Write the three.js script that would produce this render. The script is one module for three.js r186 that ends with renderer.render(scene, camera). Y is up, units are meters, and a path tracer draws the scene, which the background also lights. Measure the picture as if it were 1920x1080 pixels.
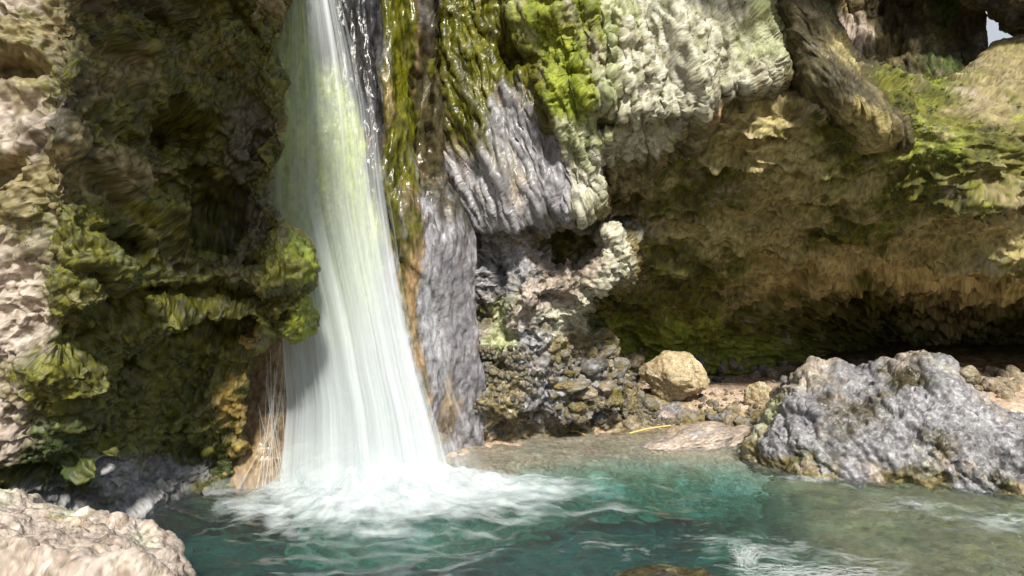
import * as THREE from 'three';
import { mergeGeometries } from 'three/addons/utils/BufferGeometryUtils.js';

// ------------------------------------------------------------------ camera, sky, sun, exposure
const EYE = 1.6, FOCAL = 1297;                       // metres above the pool; focal length in units of a 1920-wide frame
const camera = new THREE.PerspectiveCamera(2 * Math.atan(540 / FOCAL) * 180 / Math.PI, 16 / 9, 0.05, 400);
camera.position.set(0, EYE, 0);
camera.lookAt(0, EYE, -10);
const scene = new THREE.Scene();
const renderer = new THREE.WebGLRenderer({ antialias: true });
renderer.toneMapping = THREE.LinearToneMapping;
renderer.toneMappingExposure = 1.58;
renderer.shadowMap.enabled = true;
const SUN = new THREE.Vector3(0.12, 0.78, 0.61).normalize();
{
  const W = 256, H = 128, data = new Float32Array(W * H * 4);
  for (let r = 0; r < H; r++) for (let c = 0; c < W; c++) {
    const up = ((r + 0.5) / H - 0.5) * Math.PI, a = ((c + 0.5) / W - 0.5) * 2 * Math.PI;
    const y = Math.sin(up), x = Math.cos(up) * Math.cos(a), z = Math.cos(up) * Math.sin(a);
    const g = Math.max(0, x * SUN.x + y * SUN.y + z * SUN.z);
    const t = Math.max(0, y), k = 0.37 + 0.12 * t + 0.34 * Math.pow(g, 6);
    const i = (r * W + c) * 4;
    data[i] = k * (0.93 - 0.12 * t); data[i + 1] = k * (0.98 - 0.06 * t); data[i + 2] = k * 1.06; data[i + 3] = 1;
  }
  const sky = new THREE.DataTexture(data, W, H, THREE.RGBAFormat, THREE.FloatType);
  sky.mapping = THREE.EquirectangularReflectionMapping; sky.magFilter = THREE.LinearFilter; sky.needsUpdate = true;
  scene.background = sky; scene.environment = sky;
  scene.backgroundIntensity = 1; scene.environmentIntensity = 1;
}
const sun = new THREE.DirectionalLight(new THREE.Color(1, 0.95, 0.84), 4.5);
sun.position.copy(SUN).multiplyScalar(30); sun.target.position.set(0.5, 0, -6.5);
sun.castShadow = true; sun.shadow.radius = 12; sun.shadow.mapSize.set(2048, 2048);
Object.assign(sun.shadow.camera, { left: -14, right: 14, top: 14, bottom: -14, near: 1, far: 80 });
scene.add(sun, sun.target);

// ------------------------------------------------------------------ numbers
let seed = 7;
const rnd = () => { seed = (seed + 0x6d2b79f5) | 0; let t = Math.imul(seed ^ (seed >>> 15), 1 | seed); t = (t + Math.imul(t ^ (t >>> 7), 61 | t)) ^ t; return ((t ^ (t >>> 14)) >>> 0) / 4294967296; };
const PERM = new Uint8Array(512); { const a = Array.from({ length: 256 }, (_, i) => i); for (let i = 255; i > 0; i--) { const j = Math.floor(rnd() * (i + 1)); [a[i], a[j]] = [a[j], a[i]]; } for (let i = 0; i < 512; i++) PERM[i] = a[i & 255]; }
const RND = new Float32Array(512 * 3); for (let i = 0; i < RND.length; i++) RND[i] = rnd();
const lerp = (a, b, t) => a + (b - a) * t, clamp = (x, a = 0, b = 1) => x < a ? a : x > b ? b : x;
const step = (a, b, x) => { const t = clamp((x - a) / (b - a)); return t * t * (3 - 2 * t); };
function grad(h, x, y, z) { h &= 15; const u = h < 8 ? x : y, v = h < 4 ? y : h === 12 || h === 14 ? x : z; return ((h & 1) ? -u : u) + ((h & 2) ? -v : v); }
function n3(x, y, z) {
  const X = Math.floor(x), Y = Math.floor(y), Z = Math.floor(z); x -= X; y -= Y; z -= Z;
  const u = x * x * x * (x * (x * 6 - 15) + 10), v = y * y * y * (y * (y * 6 - 15) + 10), w = z * z * z * (z * (z * 6 - 15) + 10);
  const a = PERM[X & 255] + (Y & 255), b = PERM[(X + 1) & 255] + (Y & 255), zz = Z & 255, z1 = (Z + 1) & 255;
  const aa = PERM[a & 511], ab = PERM[(a + 1) & 511], ba = PERM[b & 511], bb = PERM[(b + 1) & 511];
  return lerp(lerp(lerp(grad(PERM[aa + zz], x, y, z), grad(PERM[ba + zz], x - 1, y, z), u), lerp(grad(PERM[ab + zz], x, y - 1, z), grad(PERM[bb + zz], x - 1, y - 1, z), u), v),
    lerp(lerp(grad(PERM[aa + z1], x, y, z - 1), grad(PERM[ba + z1], x - 1, y, z - 1), u), lerp(grad(PERM[ab + z1], x, y - 1, z - 1), grad(PERM[bb + z1], x - 1, y - 1, z - 1), u), v), w);
}
function fbm(x, y, z, o = 4, g = 0.5) { let s = 0, a = 1; for (let i = 0; i < o; i++) { s += a * n3(x, y, z); x = x * 2.03 + 13.7; y = y * 2.03 + 5.1; z = z * 2.03 + 9.3; a *= g; } return s; }
function ridge(x, y, z, o = 4, g = 0.5) { let s = 0, a = 1; for (let i = 0; i < o; i++) { const n = 1 - Math.abs(n3(x, y, z)) * 1.6; s += a * n * n; x = x * 2.07 + 3.7; y = y * 2.07 + 15.1; z = z * 2.07 + 7.3; a *= g; } return s; }
function billow(x, y, z, o = 3, g = 0.5) { let s = 0, a = 1; for (let i = 0; i < o; i++) { s += a * (Math.abs(n3(x, y, z)) * 2 - 0.5); x = x * 2.1 + 3.7; y = y * 2.1 + 15.1; z = z * 2.1 + 7.3; a *= g; } return s; }
const WO = { f1: 0, f2: 0, id: 0, t: 0 };
function worley(x, y, z) {
  const X = Math.floor(x), Y = Math.floor(y), Z = Math.floor(z); let f1 = 9, f2 = 9, id = 0, dx = 0, dy = 0, dz = 0;
  for (let i = -1; i < 2; i++) for (let j = -1; j < 2; j++) for (let k = -1; k < 2; k++) {
    const h = PERM[PERM[PERM[(X + i) & 255] + ((Y + j) & 255)] + ((Z + k) & 255)];
    const a = X + i + RND[h * 3] - x, b = Y + j + RND[h * 3 + 1] - y, c = Z + k + RND[h * 3 + 2] - z, d = a * a + b * b + c * c;
    if (d < f1) { f2 = f1; f1 = d; id = h; dx = a; dy = b; dz = c; } else if (d < f2) f2 = d;
  }
  WO.f1 = Math.sqrt(f1); WO.f2 = Math.sqrt(f2); WO.id = RND[id * 3 + 7];
  WO.t = -(dx * (RND[id * 3 + 20] - 0.5) + dy * (RND[id * 3 + 21] - 0.5) + dz * (RND[id * 3 + 22] - 0.5)) * 2;
  return WO;
}
const P = (px, py, d) => new THREE.Vector3((px - 960) / FOCAL * d, EYE + (540 - py) / FOCAL * d, -d);
const G = (px, y, d) => new THREE.Vector3((px - 960) / FOCAL * d, y, -d);

// ------------------------------------------------------------------ base colours of the surfaces (linear); greens and browns include foliage bounce light
const ROCK = {
  b: [[.185, .146, .062], [.285, .235, .115], [.09, .068, .03]],           // brown tufa, yellowed to carry light bounced off foliage
  d: [[.050, .041, .019], [.085, .069, .033], [.026, .021, .011]],       // damp brown rock, darkened further to stand in for shade
  p: [[.41, .335, .285], [.50, .425, .37], [.245, .19, .145]],           // pinkish dry limestone
  v: [[.225, .218, .235], [.33, .325, .34], [.12, .115, .122]],          // wet grey limestone, violet of the sky reflection put into its colour
  l: [[.27, .262, .29], [.36, .35, .38], [.17, .163, .18]],              // grey flowstone, same violet sky reflection in the colour
  t: [[.45, .43, .33], [.60, .58, .48], [.28, .27, .15]],                // pale tufa
  g: [[.32, .35, .17], [.45, .46, .29], [.19, .21, .08]],              // pale green algae over tufa
  m: [[.060, .064, .004], [.140, .136, .008], [.022, .021, .003]],       // olive moss; cliff shade and yellow green foliage light mixed into the tone
  n: [[.17, .215, .016], [.27, .30, .03], [.07, .092, .009]],            // bright yellow green moss, part of the green standing for foliage light
  e: [[.32, .40, .05], [.40, .47, .08], [.22, .29, .03]],                // added algae green, standing in for green light reflected in the fall
  k: [[.040, .066, .014], [.068, .098, .02], [.02, .03, .009]],          // dark green algae
  c: [[.36, .295, .12], [.48, .405, .19], [.19, .155, .06]],             // brown cave rock, lightened and yellowed to stand in for bounce light
  w: [[.035, .034, .038], [.075, .073, .085], [.018, .017, .016]],     // black wet rock
  o: [[.36, .23, .05], [.44, .32, .09], [.2, .12, .03]],               // ochre crust
  s: [[.33, .22, .115], [.42, .30, .17], [.21, .13, .06]],              // tan flowstone
  f: [[.58, .42, .31], [.66, .51, .40], [.43, .30, .21]],                // pink sand
  y: [[.50, .39, .23], [.60, .50, .34], [.34, .24, .12]],              // yellow tan boulder
};
const KEYS = Object.keys(ROCK), KI = Object.fromEntries(KEYS.map((k, i) => [k, i]));
function splat(w, x, y, z, out) {
  let r = 0, g = 0, b = 0, sum = 0, top = 0;
  for (let i = 0; i < KEYS.length; i++) {
    if (w[i] < 0.02) continue;
    const o = i * 17.3;
    const m = w[i] + 0.55 * fbm(x * 2.7 + o, y * 2.7 - o, z * 2.7 + o * 2, 6, 0.74);
    if (m < 0) continue;
    const e = Math.pow(m, 3.5), [c0, c1, c2] = ROCK[KEYS[i]];
    const t = clamp(0.5 + 0.9 * fbm(x * 6 + o, y * 6, z * 6 - o, 4, 0.65)), s = step(0.06, 0.4, n3(x * 19 - o, y * 19, z * 19) + 0.7 * n3(x * 47, y * 47 + o, z * 47));
    const gr = 1 + 0.42 * n3(x * 62, y * 62, z * 62 + o) + 0.4 * n3(x * 27, y * 27, z * 27 - o) + 0.2 * n3(x * 2.1 - o, y * 2.1, z * 2.1);
    r += e * gr * lerp(lerp(c0[0], c1[0], t), c2[0], s * 0.8); g += e * gr * lerp(lerp(c0[1], c1[1], t), c2[1], s * 0.8); b += e * gr * lerp(lerp(c0[2], c1[2], t), c2[2], s * 0.8);
    sum += e; if (e > top) { top = e; out.key = i; }
  }
  if (sum < 1e-6) { out.r = .1; out.g = .08; out.b = .05; return; }
  out.r = r / sum; out.g = g / sum; out.b = b / sum;
}
function noiseTexture(size, f, srgb) {
  const d = new Uint8Array(size * size * 4);
  for (let j = 0; j < size; j++) for (let i = 0; i < size; i++) { const v = clamp(f(i / size, j / size)) * 255, k = (j * size + i) * 4; d[k] = d[k + 1] = d[k + 2] = v; d[k + 3] = 255; }
  const t = new THREE.DataTexture(d, size, size); t.wrapS = t.wrapT = THREE.RepeatWrapping; t.magFilter = THREE.LinearFilter; t.needsUpdate = true; if (srgb) t.colorSpace = THREE.SRGBColorSpace; return t;
}
const torus = (u, v, k) => [Math.cos(u * 6.2832) * k, Math.sin(u * 6.2832) * k, v];
function tile(u, v, k, o) { // periodic noise by blending two shifted fields
  const a = fbm(u * k, v * k, 3.3, o, 0.6), b = fbm((u - 1) * k, v * k, 3.3, o, 0.6), c = fbm(u * k, (v - 1) * k, 3.3, o, 0.6), d = fbm((u - 1) * k, (v - 1) * k, 3.3, o, 0.6);
  return lerp(lerp(a, b, u), lerp(c, d, u), v);
}
const bumpTex = noiseTexture(1024, (u, v) => 0.5 + 0.4 * tile(u, v, 34, 5) - 0.5 * Math.max(0, tile(u, v, 60, 2) - 0.2));
const grainTex = noiseTexture(1024, (u, v) => 0.84 + 0.26 * tile(u, v, 30, 6) - 0.8 * Math.max(0, tile(u + 0.37, v, 52, 3) - 0.3));
const roughTex = noiseTexture(256, (u, v) => 0.78 + 0.55 * tile(u, v, 7, 5));
const rockMat = (rough, bump = 0.009, spec = 0.5) => { const m = new THREE.MeshPhysicalMaterial({ vertexColors: true, map: grainTex, roughness: rough, bumpMap: bumpTex, bumpScale: bump, roughnessMap: roughTex }); m.specularIntensity = spec; return m; };
const plain = (rough) => new THREE.MeshPhysicalMaterial({ vertexColors: true, color: new THREE.Color(0.84, 0.84, 0.84), roughness: rough });
const M = { bareDamp: plain(0.6), bareDry: plain(0.9), dry: rockMat(1), damp: rockMat(0.75), wet: rockMat(0.42, 0.004), sleek: rockMat(0.3, 0.003) };

// ------------------------------------------------------------------ sheets: a net of control points, smoothed, then broken up into rock
const sheets = [];
const cr = (a, b, c, d, t) => 0.5 * (2 * b + (c - a) * t + (2 * a - 5 * b + 4 * c - d) * t * t + (3 * b - a - 3 * c + d) * t * t * t);
function netAt(net, cols, rows, u, v, out) {
  const x = clamp(u * (cols - 1), 0, cols - 1.00001), y = clamp(v * (rows - 1), 0, rows - 1.00001), i = Math.floor(x), j = Math.floor(y), s = x - i, t = y - j;
  const I = [Math.max(0, i - 1), i, i + 1, Math.min(cols - 1, i + 2)], J = [Math.max(0, j - 1), j, j + 1, Math.min(rows - 1, j + 2)];
  for (const k of ['x', 'y', 'z']) out[k] = cr(...J.map((r) => cr(net[r][I[0]][k], net[r][I[1]][k], net[r][I[2]][k], net[r][I[3]][k], s)), t);
}
function sheet(name, net, paint, nu, nv, relief, fine, material, opt = {}) {
  const mix = Object.entries(opt.mix ?? {}).map(([k, v]) => [KI[k], v]);
  const rows = net.length, cols = net[0].length, pr = paint.length, N = nu * nv, KN = KEYS.length;
  const base = new Float32Array(N * 3), nor = new Float32Array(N * 3), p = new THREE.Vector3();
  for (let j = 0; j < nv; j++) for (let i = 0; i < nu; i++) { netAt(net, cols, rows, i / (nu - 1), j / (nv - 1), p); p.toArray(base, (j * nu + i) * 3); }
  const uv = new Float32Array(N * 2);
  const arc = opt.arc && new Float32Array(N);   // length down the sheet, where it turns from ceiling to wall
  if (arc) for (let j = 1; j < nv; j++) for (let i = 0; i < nu; i++) { const a = (j * nu + i) * 3, b = a - nu * 3; arc[j * nu + i] = arc[(j - 1) * nu + i] + Math.hypot(base[a + 1] - base[b + 1], base[a + 2] - base[b + 2]); }
  const A = new THREE.Vector3(), B = new THREE.Vector3(), flip = opt.flip ? -1 : 1;
  const K = Math.max(1, Math.round(nu / cols / 4));
  for (let j = 0; j < nv; j++) for (let i = 0; i < nu; i++) {
    const l = (j * nu + Math.max(0, i - K)) * 3, r = (j * nu + Math.min(nu - 1, i + K)) * 3, t = (Math.max(0, j - K) * nu + i) * 3, b = (Math.min(nv - 1, j + K) * nu + i) * 3;
    A.set(base[r] - base[l], base[r + 1] - base[l + 1], base[r + 2] - base[l + 2]); B.set(base[b] - base[t], base[b + 1] - base[t + 1], base[b + 2] - base[t + 2]);
    A.cross(B).normalize().multiplyScalar(-flip); A.toArray(nor, (j * nu + i) * 3);
  }
  const pos = new Float32Array(N * 3), col = new Float32Array(N * 3), key = new Uint8Array(N), w = new Float32Array(KN), c = { r: 0, g: 0, b: 0, key: 0 };
  const weigh = (u, v) => {
    const y = clamp(v * (pr - 1), 0, pr - 1.0001), jy = Math.floor(y), ty = y - jy, ra = paint[jy], rb = paint[jy + 1] ?? ra;
    w.fill(0);
    for (const [row, f] of [[ra, 1 - ty], [rb, ty]]) { const xx = clamp(u * (row.length - 1), 0, row.length - 1.0001), ii = Math.floor(xx), tx = xx - ii; w[KI[row[ii]]] += f * (1 - tx); w[KI[row[Math.min(row.length - 1, ii + 1)]]] += f * tx; }
    for (const [k, v] of mix) w[k] = 0.8 * w[k] + v;
  };
  for (let j = 0; j < nv; j++) for (let i = 0; i < nu; i++) {   // first the large forms
    const k = (j * nu + i) * 3, x = base[k], y = base[k + 1], z = base[k + 2], u = i / (nu - 1), v = j / (nv - 1);
    weigh(u, v);
    let h = relief(x, y, z, u, v, w);
    for (const d of opt.dents ?? []) { const wob = 1 + 0.4 * n3(x * 4 + d.r * 40, y * 4, z * 4) + 0.2 * n3(x * 11 + d.r * 40, y * 11, z * 11), r = Math.hypot((x - d.x) / d.sx, (y - d.y) / d.sy, (z - d.z) * 0.7) / (d.r * wob); if (r < 1) h += d.h * (1 - r * r) * (1 - r * r); }
    pos[k] = x + nor[k] * h; pos[k + 1] = y + nor[k + 1] * h; pos[k + 2] = z + nor[k + 2] * h;
  }
  base.set(pos);
  { // texture in metres, laid square to the way the sheet faces on the whole
    const n = new THREE.Vector3(); for (let k = 0; k < N * 3; k += 3) { n.x += nor[k]; n.y += nor[k + 1]; n.z += nor[k + 2]; }
    n.normalize(); const a = new THREE.Vector3(0.13, 1, 0.21).cross(n).normalize(), b = n.clone().cross(a);
    for (let q = 0, k = 0; q < N; q++, k += 3) { const x = base[k], y = base[k + 1], z = base[k + 2], o = 0.08 * n3(x * 2, y * 2, z * 2); uv[q * 2] = x * a.x + y * a.y + z * a.z + o; uv[q * 2 + 1] = x * b.x + y * b.y + z * b.z - o; if (arc) { uv[q * 2] = x + o; uv[q * 2 + 1] = arc[q] - o; } }
  }
  for (let j = 0; j < nv; j++) for (let i = 0; i < nu; i++) {   // then the fine ones, square to the large
    const E = 2, q = j * nu + i, k = q * 3, l = (j * nu + Math.max(0, i - E)) * 3, r = (j * nu + Math.min(nu - 1, i + E)) * 3, t = (Math.max(0, j - E) * nu + i) * 3, b = (Math.min(nv - 1, j + E) * nu + i) * 3, x = base[k], y = base[k + 1], z = base[k + 2], u = i / (nu - 1), v = j / (nv - 1);
    A.set(base[r] - base[l], base[r + 1] - base[l + 1], base[r + 2] - base[l + 2]); B.set(base[b] - base[t], base[b + 1] - base[t + 1], base[b + 2] - base[t + 2]);
    A.cross(B).normalize().multiplyScalar(-flip);
    weigh(u, v);
    const h = fine(x, y, z, u, v, w);
    pos[k] = x + A.x * h; pos[k + 1] = y + A.y * h; pos[k + 2] = z + A.z * h;
    const run = opt.streak; splat(w, run === undefined ? pos[k] : pos[k] - run * pos[k + 1], run === undefined ? pos[k + 1] : pos[k + 1] * (v > (opt.until ?? 2) ? 1 : 0.3), pos[k + 2], c); col[k] = c.r; col[k + 1] = c.g; col[k + 2] = c.b; key[q] = c.key;
  }
  const idx = new Uint32Array((nu - 1) * (nv - 1) * 6); let n = 0;
  for (let j = 0; j < nv - 1; j++) for (let i = 0; i < nu - 1; i++) { const a = j * nu + i, b = a + 1, d = a + nu, e = d + 1; if (opt.hole && opt.hole(pos[a * 3], pos[a * 3 + 1], pos[a * 3 + 2])) continue; if (flip > 0) { idx[n++] = a; idx[n++] = d; idx[n++] = b; idx[n++] = b; idx[n++] = d; idx[n++] = e; } else { idx[n++] = a; idx[n++] = b; idx[n++] = d; idx[n++] = b; idx[n++] = e; idx[n++] = d; } }
  const g = new THREE.BufferGeometry();
  g.setAttribute('position', new THREE.BufferAttribute(pos, 3)); g.setAttribute('color', new THREE.BufferAttribute(col, 3)); g.setAttribute('uv', new THREE.BufferAttribute(uv, 2)); g.setIndex(new THREE.BufferAttribute(idx.slice(0, n), 1));
  g.computeVertexNormals();
  const m = new THREE.Mesh(g, material); m.name = name; m.castShadow = m.receiveShadow = true;
  if (opt.parent) opt.parent.add(m); else scene.add(m);
  m.userData = opt.data ?? { kind: 'structure' };
  sheets.push({ m, pos, key, nu, nv, nrm: g.attributes.normal.array });
  return m;
}
const structure = (label, category) => ({ kind: 'structure', label, category });
const thing = (label, category, group) => (group ? { label, category, group } : { label, category });
const dent = (px, py, d, r, h, sx = 1, sy = 1) => { const p = P(px, py, d); return { x: p.x, y: p.y, z: p.z, r, h, sx, sy }; };

// ------------------------------------------------------------------ relief of the different rocks
function lumps(x, y, z, f, warp = 0.35) { // joined blocks: each cell stands out and leans by itself, low along the joints
  const a = x * f, b = y * f, c = z * f, k = warp * 0.9;
  const o = worley(a + k * n3(a, b, c) + k * 0.4 * n3(a * 3, b * 3, c * 3), b * 1.15 + k * n3(a + 9, b, c) + k * 0.4 * n3(a * 3 + 5, b * 3, c * 3), c + k * n3(a, b + 9, c));
  const e = step(0, 0.35, o.f2 - o.f1);
  return (e * ((o.id - 0.5) * 0.9 + o.t * 0.8) - 0.7 * (o.f1 * o.f1 - 0.35) - 0.25 * (1 - e)) / f;
}
function tufa(x, y, z) {
  const t = n3(x * 2.9, y * 2.9, z * 2.9) + 0.4 * n3(x * 7, y * 7, z * 7);
  return 0.18 * fbm(x * 1.0, y * 1.0, z * 1.0, 3) + 0.36 * lumps(x, y, z, 1.6) + 0.14 * lumps(x, y, z, 3.7) - 0.34 * Math.max(0, t - 0.4);
}
const pit = (x, y, z) => step(0.2, 0.36, n3(x * 13, y * 13, z * 13) + 0.3 * n3(x * 29, y * 29, z * 29)) * step(-0.1, 0.25, n3(x * 2.3 + 7, y * 2.3, z * 2.3));
function tufaFine(x, y, z, k = 1) {
  return k * (-0.03 * pit(x, y, z) + 0.07 * lumps(x, y, z, 7, 0.7) + 0.03 * fbm(x * 5, y * 5, z * 5, 3, 0.5) + 0.014 * fbm(x * 15, y * 17, z * 15, 3, 0.55) + 0.026 * (ridge(x * 6 + 0.4 * y, y * 8, z * 6, 3, 0.5) - 1) - 0.07 * Math.max(0, n3(x * 12, y * 12, z * 12) + 0.5 * n3(x * 25, y * 25, z * 25) - 0.32));
}
function strata(x, y, z, tilt = 0) {
  const yy = y + tilt * x + 0.12 * n3(x * 1.4, y * 1.4, z * 1.4);
  return 0.16 * fbm(x * 0.9, yy * 1.7, z * 0.9, 3) + 0.09 * ridge(x * 1.5, yy * 4.6, z * 1.5, 2, 0.5) - 0.2 * Math.max(0, n3(x * 2.0, yy * 3.6, z * 2.0) - 0.28) + 0.03 * lumps(x, yy * 1.7, z, 2.2, 0.8) + 0.07 * fbm(x * 2.4, yy * 6, z * 2.4, 3, 0.55);
}
function strataFine(x, y, z, tilt = 0) {
  const yy = y + tilt * x;
  return 0.04 * lumps(x, yy * 1.6, z, 7, 0.9) + 0.028 * (ridge(x * 3, yy * 9, z * 3, 3, 0.45) - 1) - 0.016 * pit(x, yy, z) + 0.03 * fbm(x * 4, yy * 10, z * 4, 3, 0.45) + 0.008 * fbm(x * 15, yy * 20, z * 15, 3, 0.5) - 0.06 * Math.max(0, n3(x * 11, yy * 17, z * 11) - 0.25);
}
function flow(x, y, z, dirx) { // dripstone: runs stretched down the slope
  const s = x - dirx * y + 0.05 * n3(x * 2, y * 2, z * 2), t = y * 0.25;
  return 0.13 * fbm(s * 2.2, t * 2.4, z * 0.5, 2) + 0.05 * ridge(s * 5.5, t * 6, z * 0.6, 2, 0.5);
}
function flowFine(x, y, z, dirx) {
  const s = x - dirx * y + 0.03 * n3(x * 4, y * 4, z * 4), t = y * 0.22;
  return 0.032 * ridge(s * 9, t * 9, z * 0.8, 3, 0.55) + 0.014 * fbm(s * 26, t * 30, z * 3, 3, 0.6) - 0.09 * Math.max(0, n3(s * 11, t * 16, z * 1.5) - 0.3);
}
const grit = (x, y, z) => 0.009 * fbm(x * 13, y * 13, z * 13, 4, 0.52);

// ------------------------------------------------------------------ the left cliff
{
  const R = [ // row height in the frame, where its right edge stands, depths from the left to the edge, then round the corner
    [-300, 540, [3.9, 4.2, 4.5, 4.6, 4.9, 5.1, 5.2, 5.3]],
    [-80, 566, [3.5, 3.9, 4.15, 4.2, 4.6, 4.95, 5.2, 5.3]],
    [20, 536, [3.4, 3.8, 4.0, 4.1, 4.5, 4.85, 5.1, 5.25]],
    [60, 514, [3.4, 3.75, 3.95, 4.05, 4.45, 4.8, 5.1, 5.2]],
    [150, 508, [3.4, 3.7, 3.9, 3.95, 4.4, 4.75, 5.05, 5.15]],
    [265, 524, [3.4, 3.7, 3.85, 3.92, 4.35, 4.7, 4.95, 5.05]],
    [360, 506, [3.4, 3.7, 3.85, 3.92, 4.35, 4.75, 4.98, 5.1]],
    [430, 542, [3.4, 3.7, 3.88, 3.95, 4.3, 4.6, 4.75, 4.85]],
    [540, 570, [3.4, 3.7, 3.9, 4.0, 4.3, 4.5, 4.6, 4.75]],
    [596, 560, [3.45, 3.75, 3.95, 4.05, 4.35, 4.6, 4.75, 4.9]],
    [650, 500, [3.5, 3.8, 4.0, 4.15, 4.45, 4.8, 5.0, 5.15]],
    [720, 466, [3.55, 3.85, 4.05, 4.25, 4.55, 4.95, 5.2, 5.35]],
    [810, 452, [3.6, 3.9, 4.15, 4.4, 4.65, 5.05, 5.4, 5.5]],
    [880, 432, [3.65, 3.95, 4.25, 4.5, 4.7, 5.2, 5.5, 5.6]],
  ];
  const fr = [-0.9, -0.42, -0.02, 0.24, 0.5, 0.74, 0.92, 1];
  const net = R.map(([py, xs, d]) => [...fr.map((f, i) => P(f * xs, py, d[i] + [0, 0, -0.05, -0.2, 0, 0.12, 0.08, 0][i])), P(xs - 22, py, d[7] + 0.45), P(xs - 150, py, d[7] + 1.2)]);
  const foot = [[-430, 3.9], [-200, 4.1], [0, 4.4], [110, 4.55], [240, 4.85], [330, 5.25], [400, 5.5], [424, 5.65], [405, 6.1], [300, 6.6]];
  const over = (y, z, xs) => xs.map((x) => new THREE.Vector3(x, y, z));   // unseen overhang added above the frame to shade the cliff
  net.unshift(over(5.2, -0.75, [-2.15, -2.1, -2.05, -1.9, -1.7, -1.5, -1.25, -1.0, -0.95, -0.9]), over(5.0, -1.9, [-2.3, -2.25, -2.2, -2.0, -1.8, -1.6, -1.4, -1.2, -1.15, -1.1]), over(4.9, -3.5, [-3.4, -2.9, -2.35, -2.1, -1.9, -1.7, -1.5, -1.3, -1.25, -1.2]));
  net.push(foot.map(([x, d]) => G(x, 0.0, d)), foot.map(([x, d]) => G(x, -1.3, d + 0.1)));
  const paint = [
    'bbbbbbbbbb', 'bbbbbbbbbb', 'bbbbbbbbbb', 'bbbbbbmbbb', 'bpbbbmmbbb', 'pppbdmmbbb', 'ppbbmmmbbb', 'ppbmbmmmbb', 'pppdmmdmbb', 'ppbbbmdmbb', 'ppbmmmdmbb', 'pppmmdmnbb', 'pppmmmmnmb', 'pppmmmmnbb', 'bppmmmmobb', 'bppmmmombb', 'bmpkmmmobb', 'bkmkvvkkbb', 'bkkvvvmobb', 'kkkkkkkkkk'];
  const dents = [
    dent(525, 490, 4.75, .36, .05, .6, 1.3), dent(330, 150, 4.5, .4, .14, .8, 1.3), dent(400, 570, 4.6, .3, -.5, 1.2, .6), dent(455, 640, 4.9, .3, -.35, 1.3, .6),
    dent(362, 240, 4.7, .26, -.6, .7, 1.2), dent(412, 400, 4.85, .3, -.85, .75, 1.2), dent(350, 352, 4.6, .16, -.4, 1.5, .6), dent(228, 455, 4.2, .22, -.5, 1.2, .7), dent(285, 345, 4.3, .08, -.2),
    dent(20, 125, 3.95, .2, -.3, 1.6, .6), dent(58, 195, 3.95, .1, -.2), dent(135, 385, 3.95, .13, -.22), dent(10, 320, 3.95, .12, -.22), dent(380, 560, 4.5, .24, -.36, 1.4, .7), dent(465, 480, 4.7, .1, -.2),
    dent(120, 640, 4.05, .2, -.3, 1.3, .8), dent(250, 600, 4.25, .22, -.3, 1.2, .7), dent(60, 880, 4.35, .14, -.3, 1.2, 1), dent(420, 860, 5.0, .3, -.3), dent(420, 690, 4.8, .2, -.22, 1.4, .6),
    dent(60, 260, 3.9, .3, .14, 1.2, .8), dent(200, 505, 4.1, .3, .13), dent(320, 430, 4.4, .24, .14), dent(520, 540, 4.6, .2, .1), dent(150, 700, 4.1, .2, .12), dent(290, 660, 4.4, .18, .1), dent(70, 480, 3.95, .16, .16)];
  sheet('cliff_face', net, paint, 500, 560, (x, y, z) => tufa(x, y, z), (x, y, z, u, v, w) => tufaFine(x, y, z) + w[KI.m] * 0.02 * billow(x * 9, y * 7, z * 9, 3, 0.6), M.bareDamp,
    { dents, mix: { b: .1, m: .26, d: .18, k: .08 }, data: structure('mossy brown cliff face left of the waterfall with pale pink patches', 'cliff') });  // dark rock and moss in the mix take the place of cliff shade
}

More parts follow.
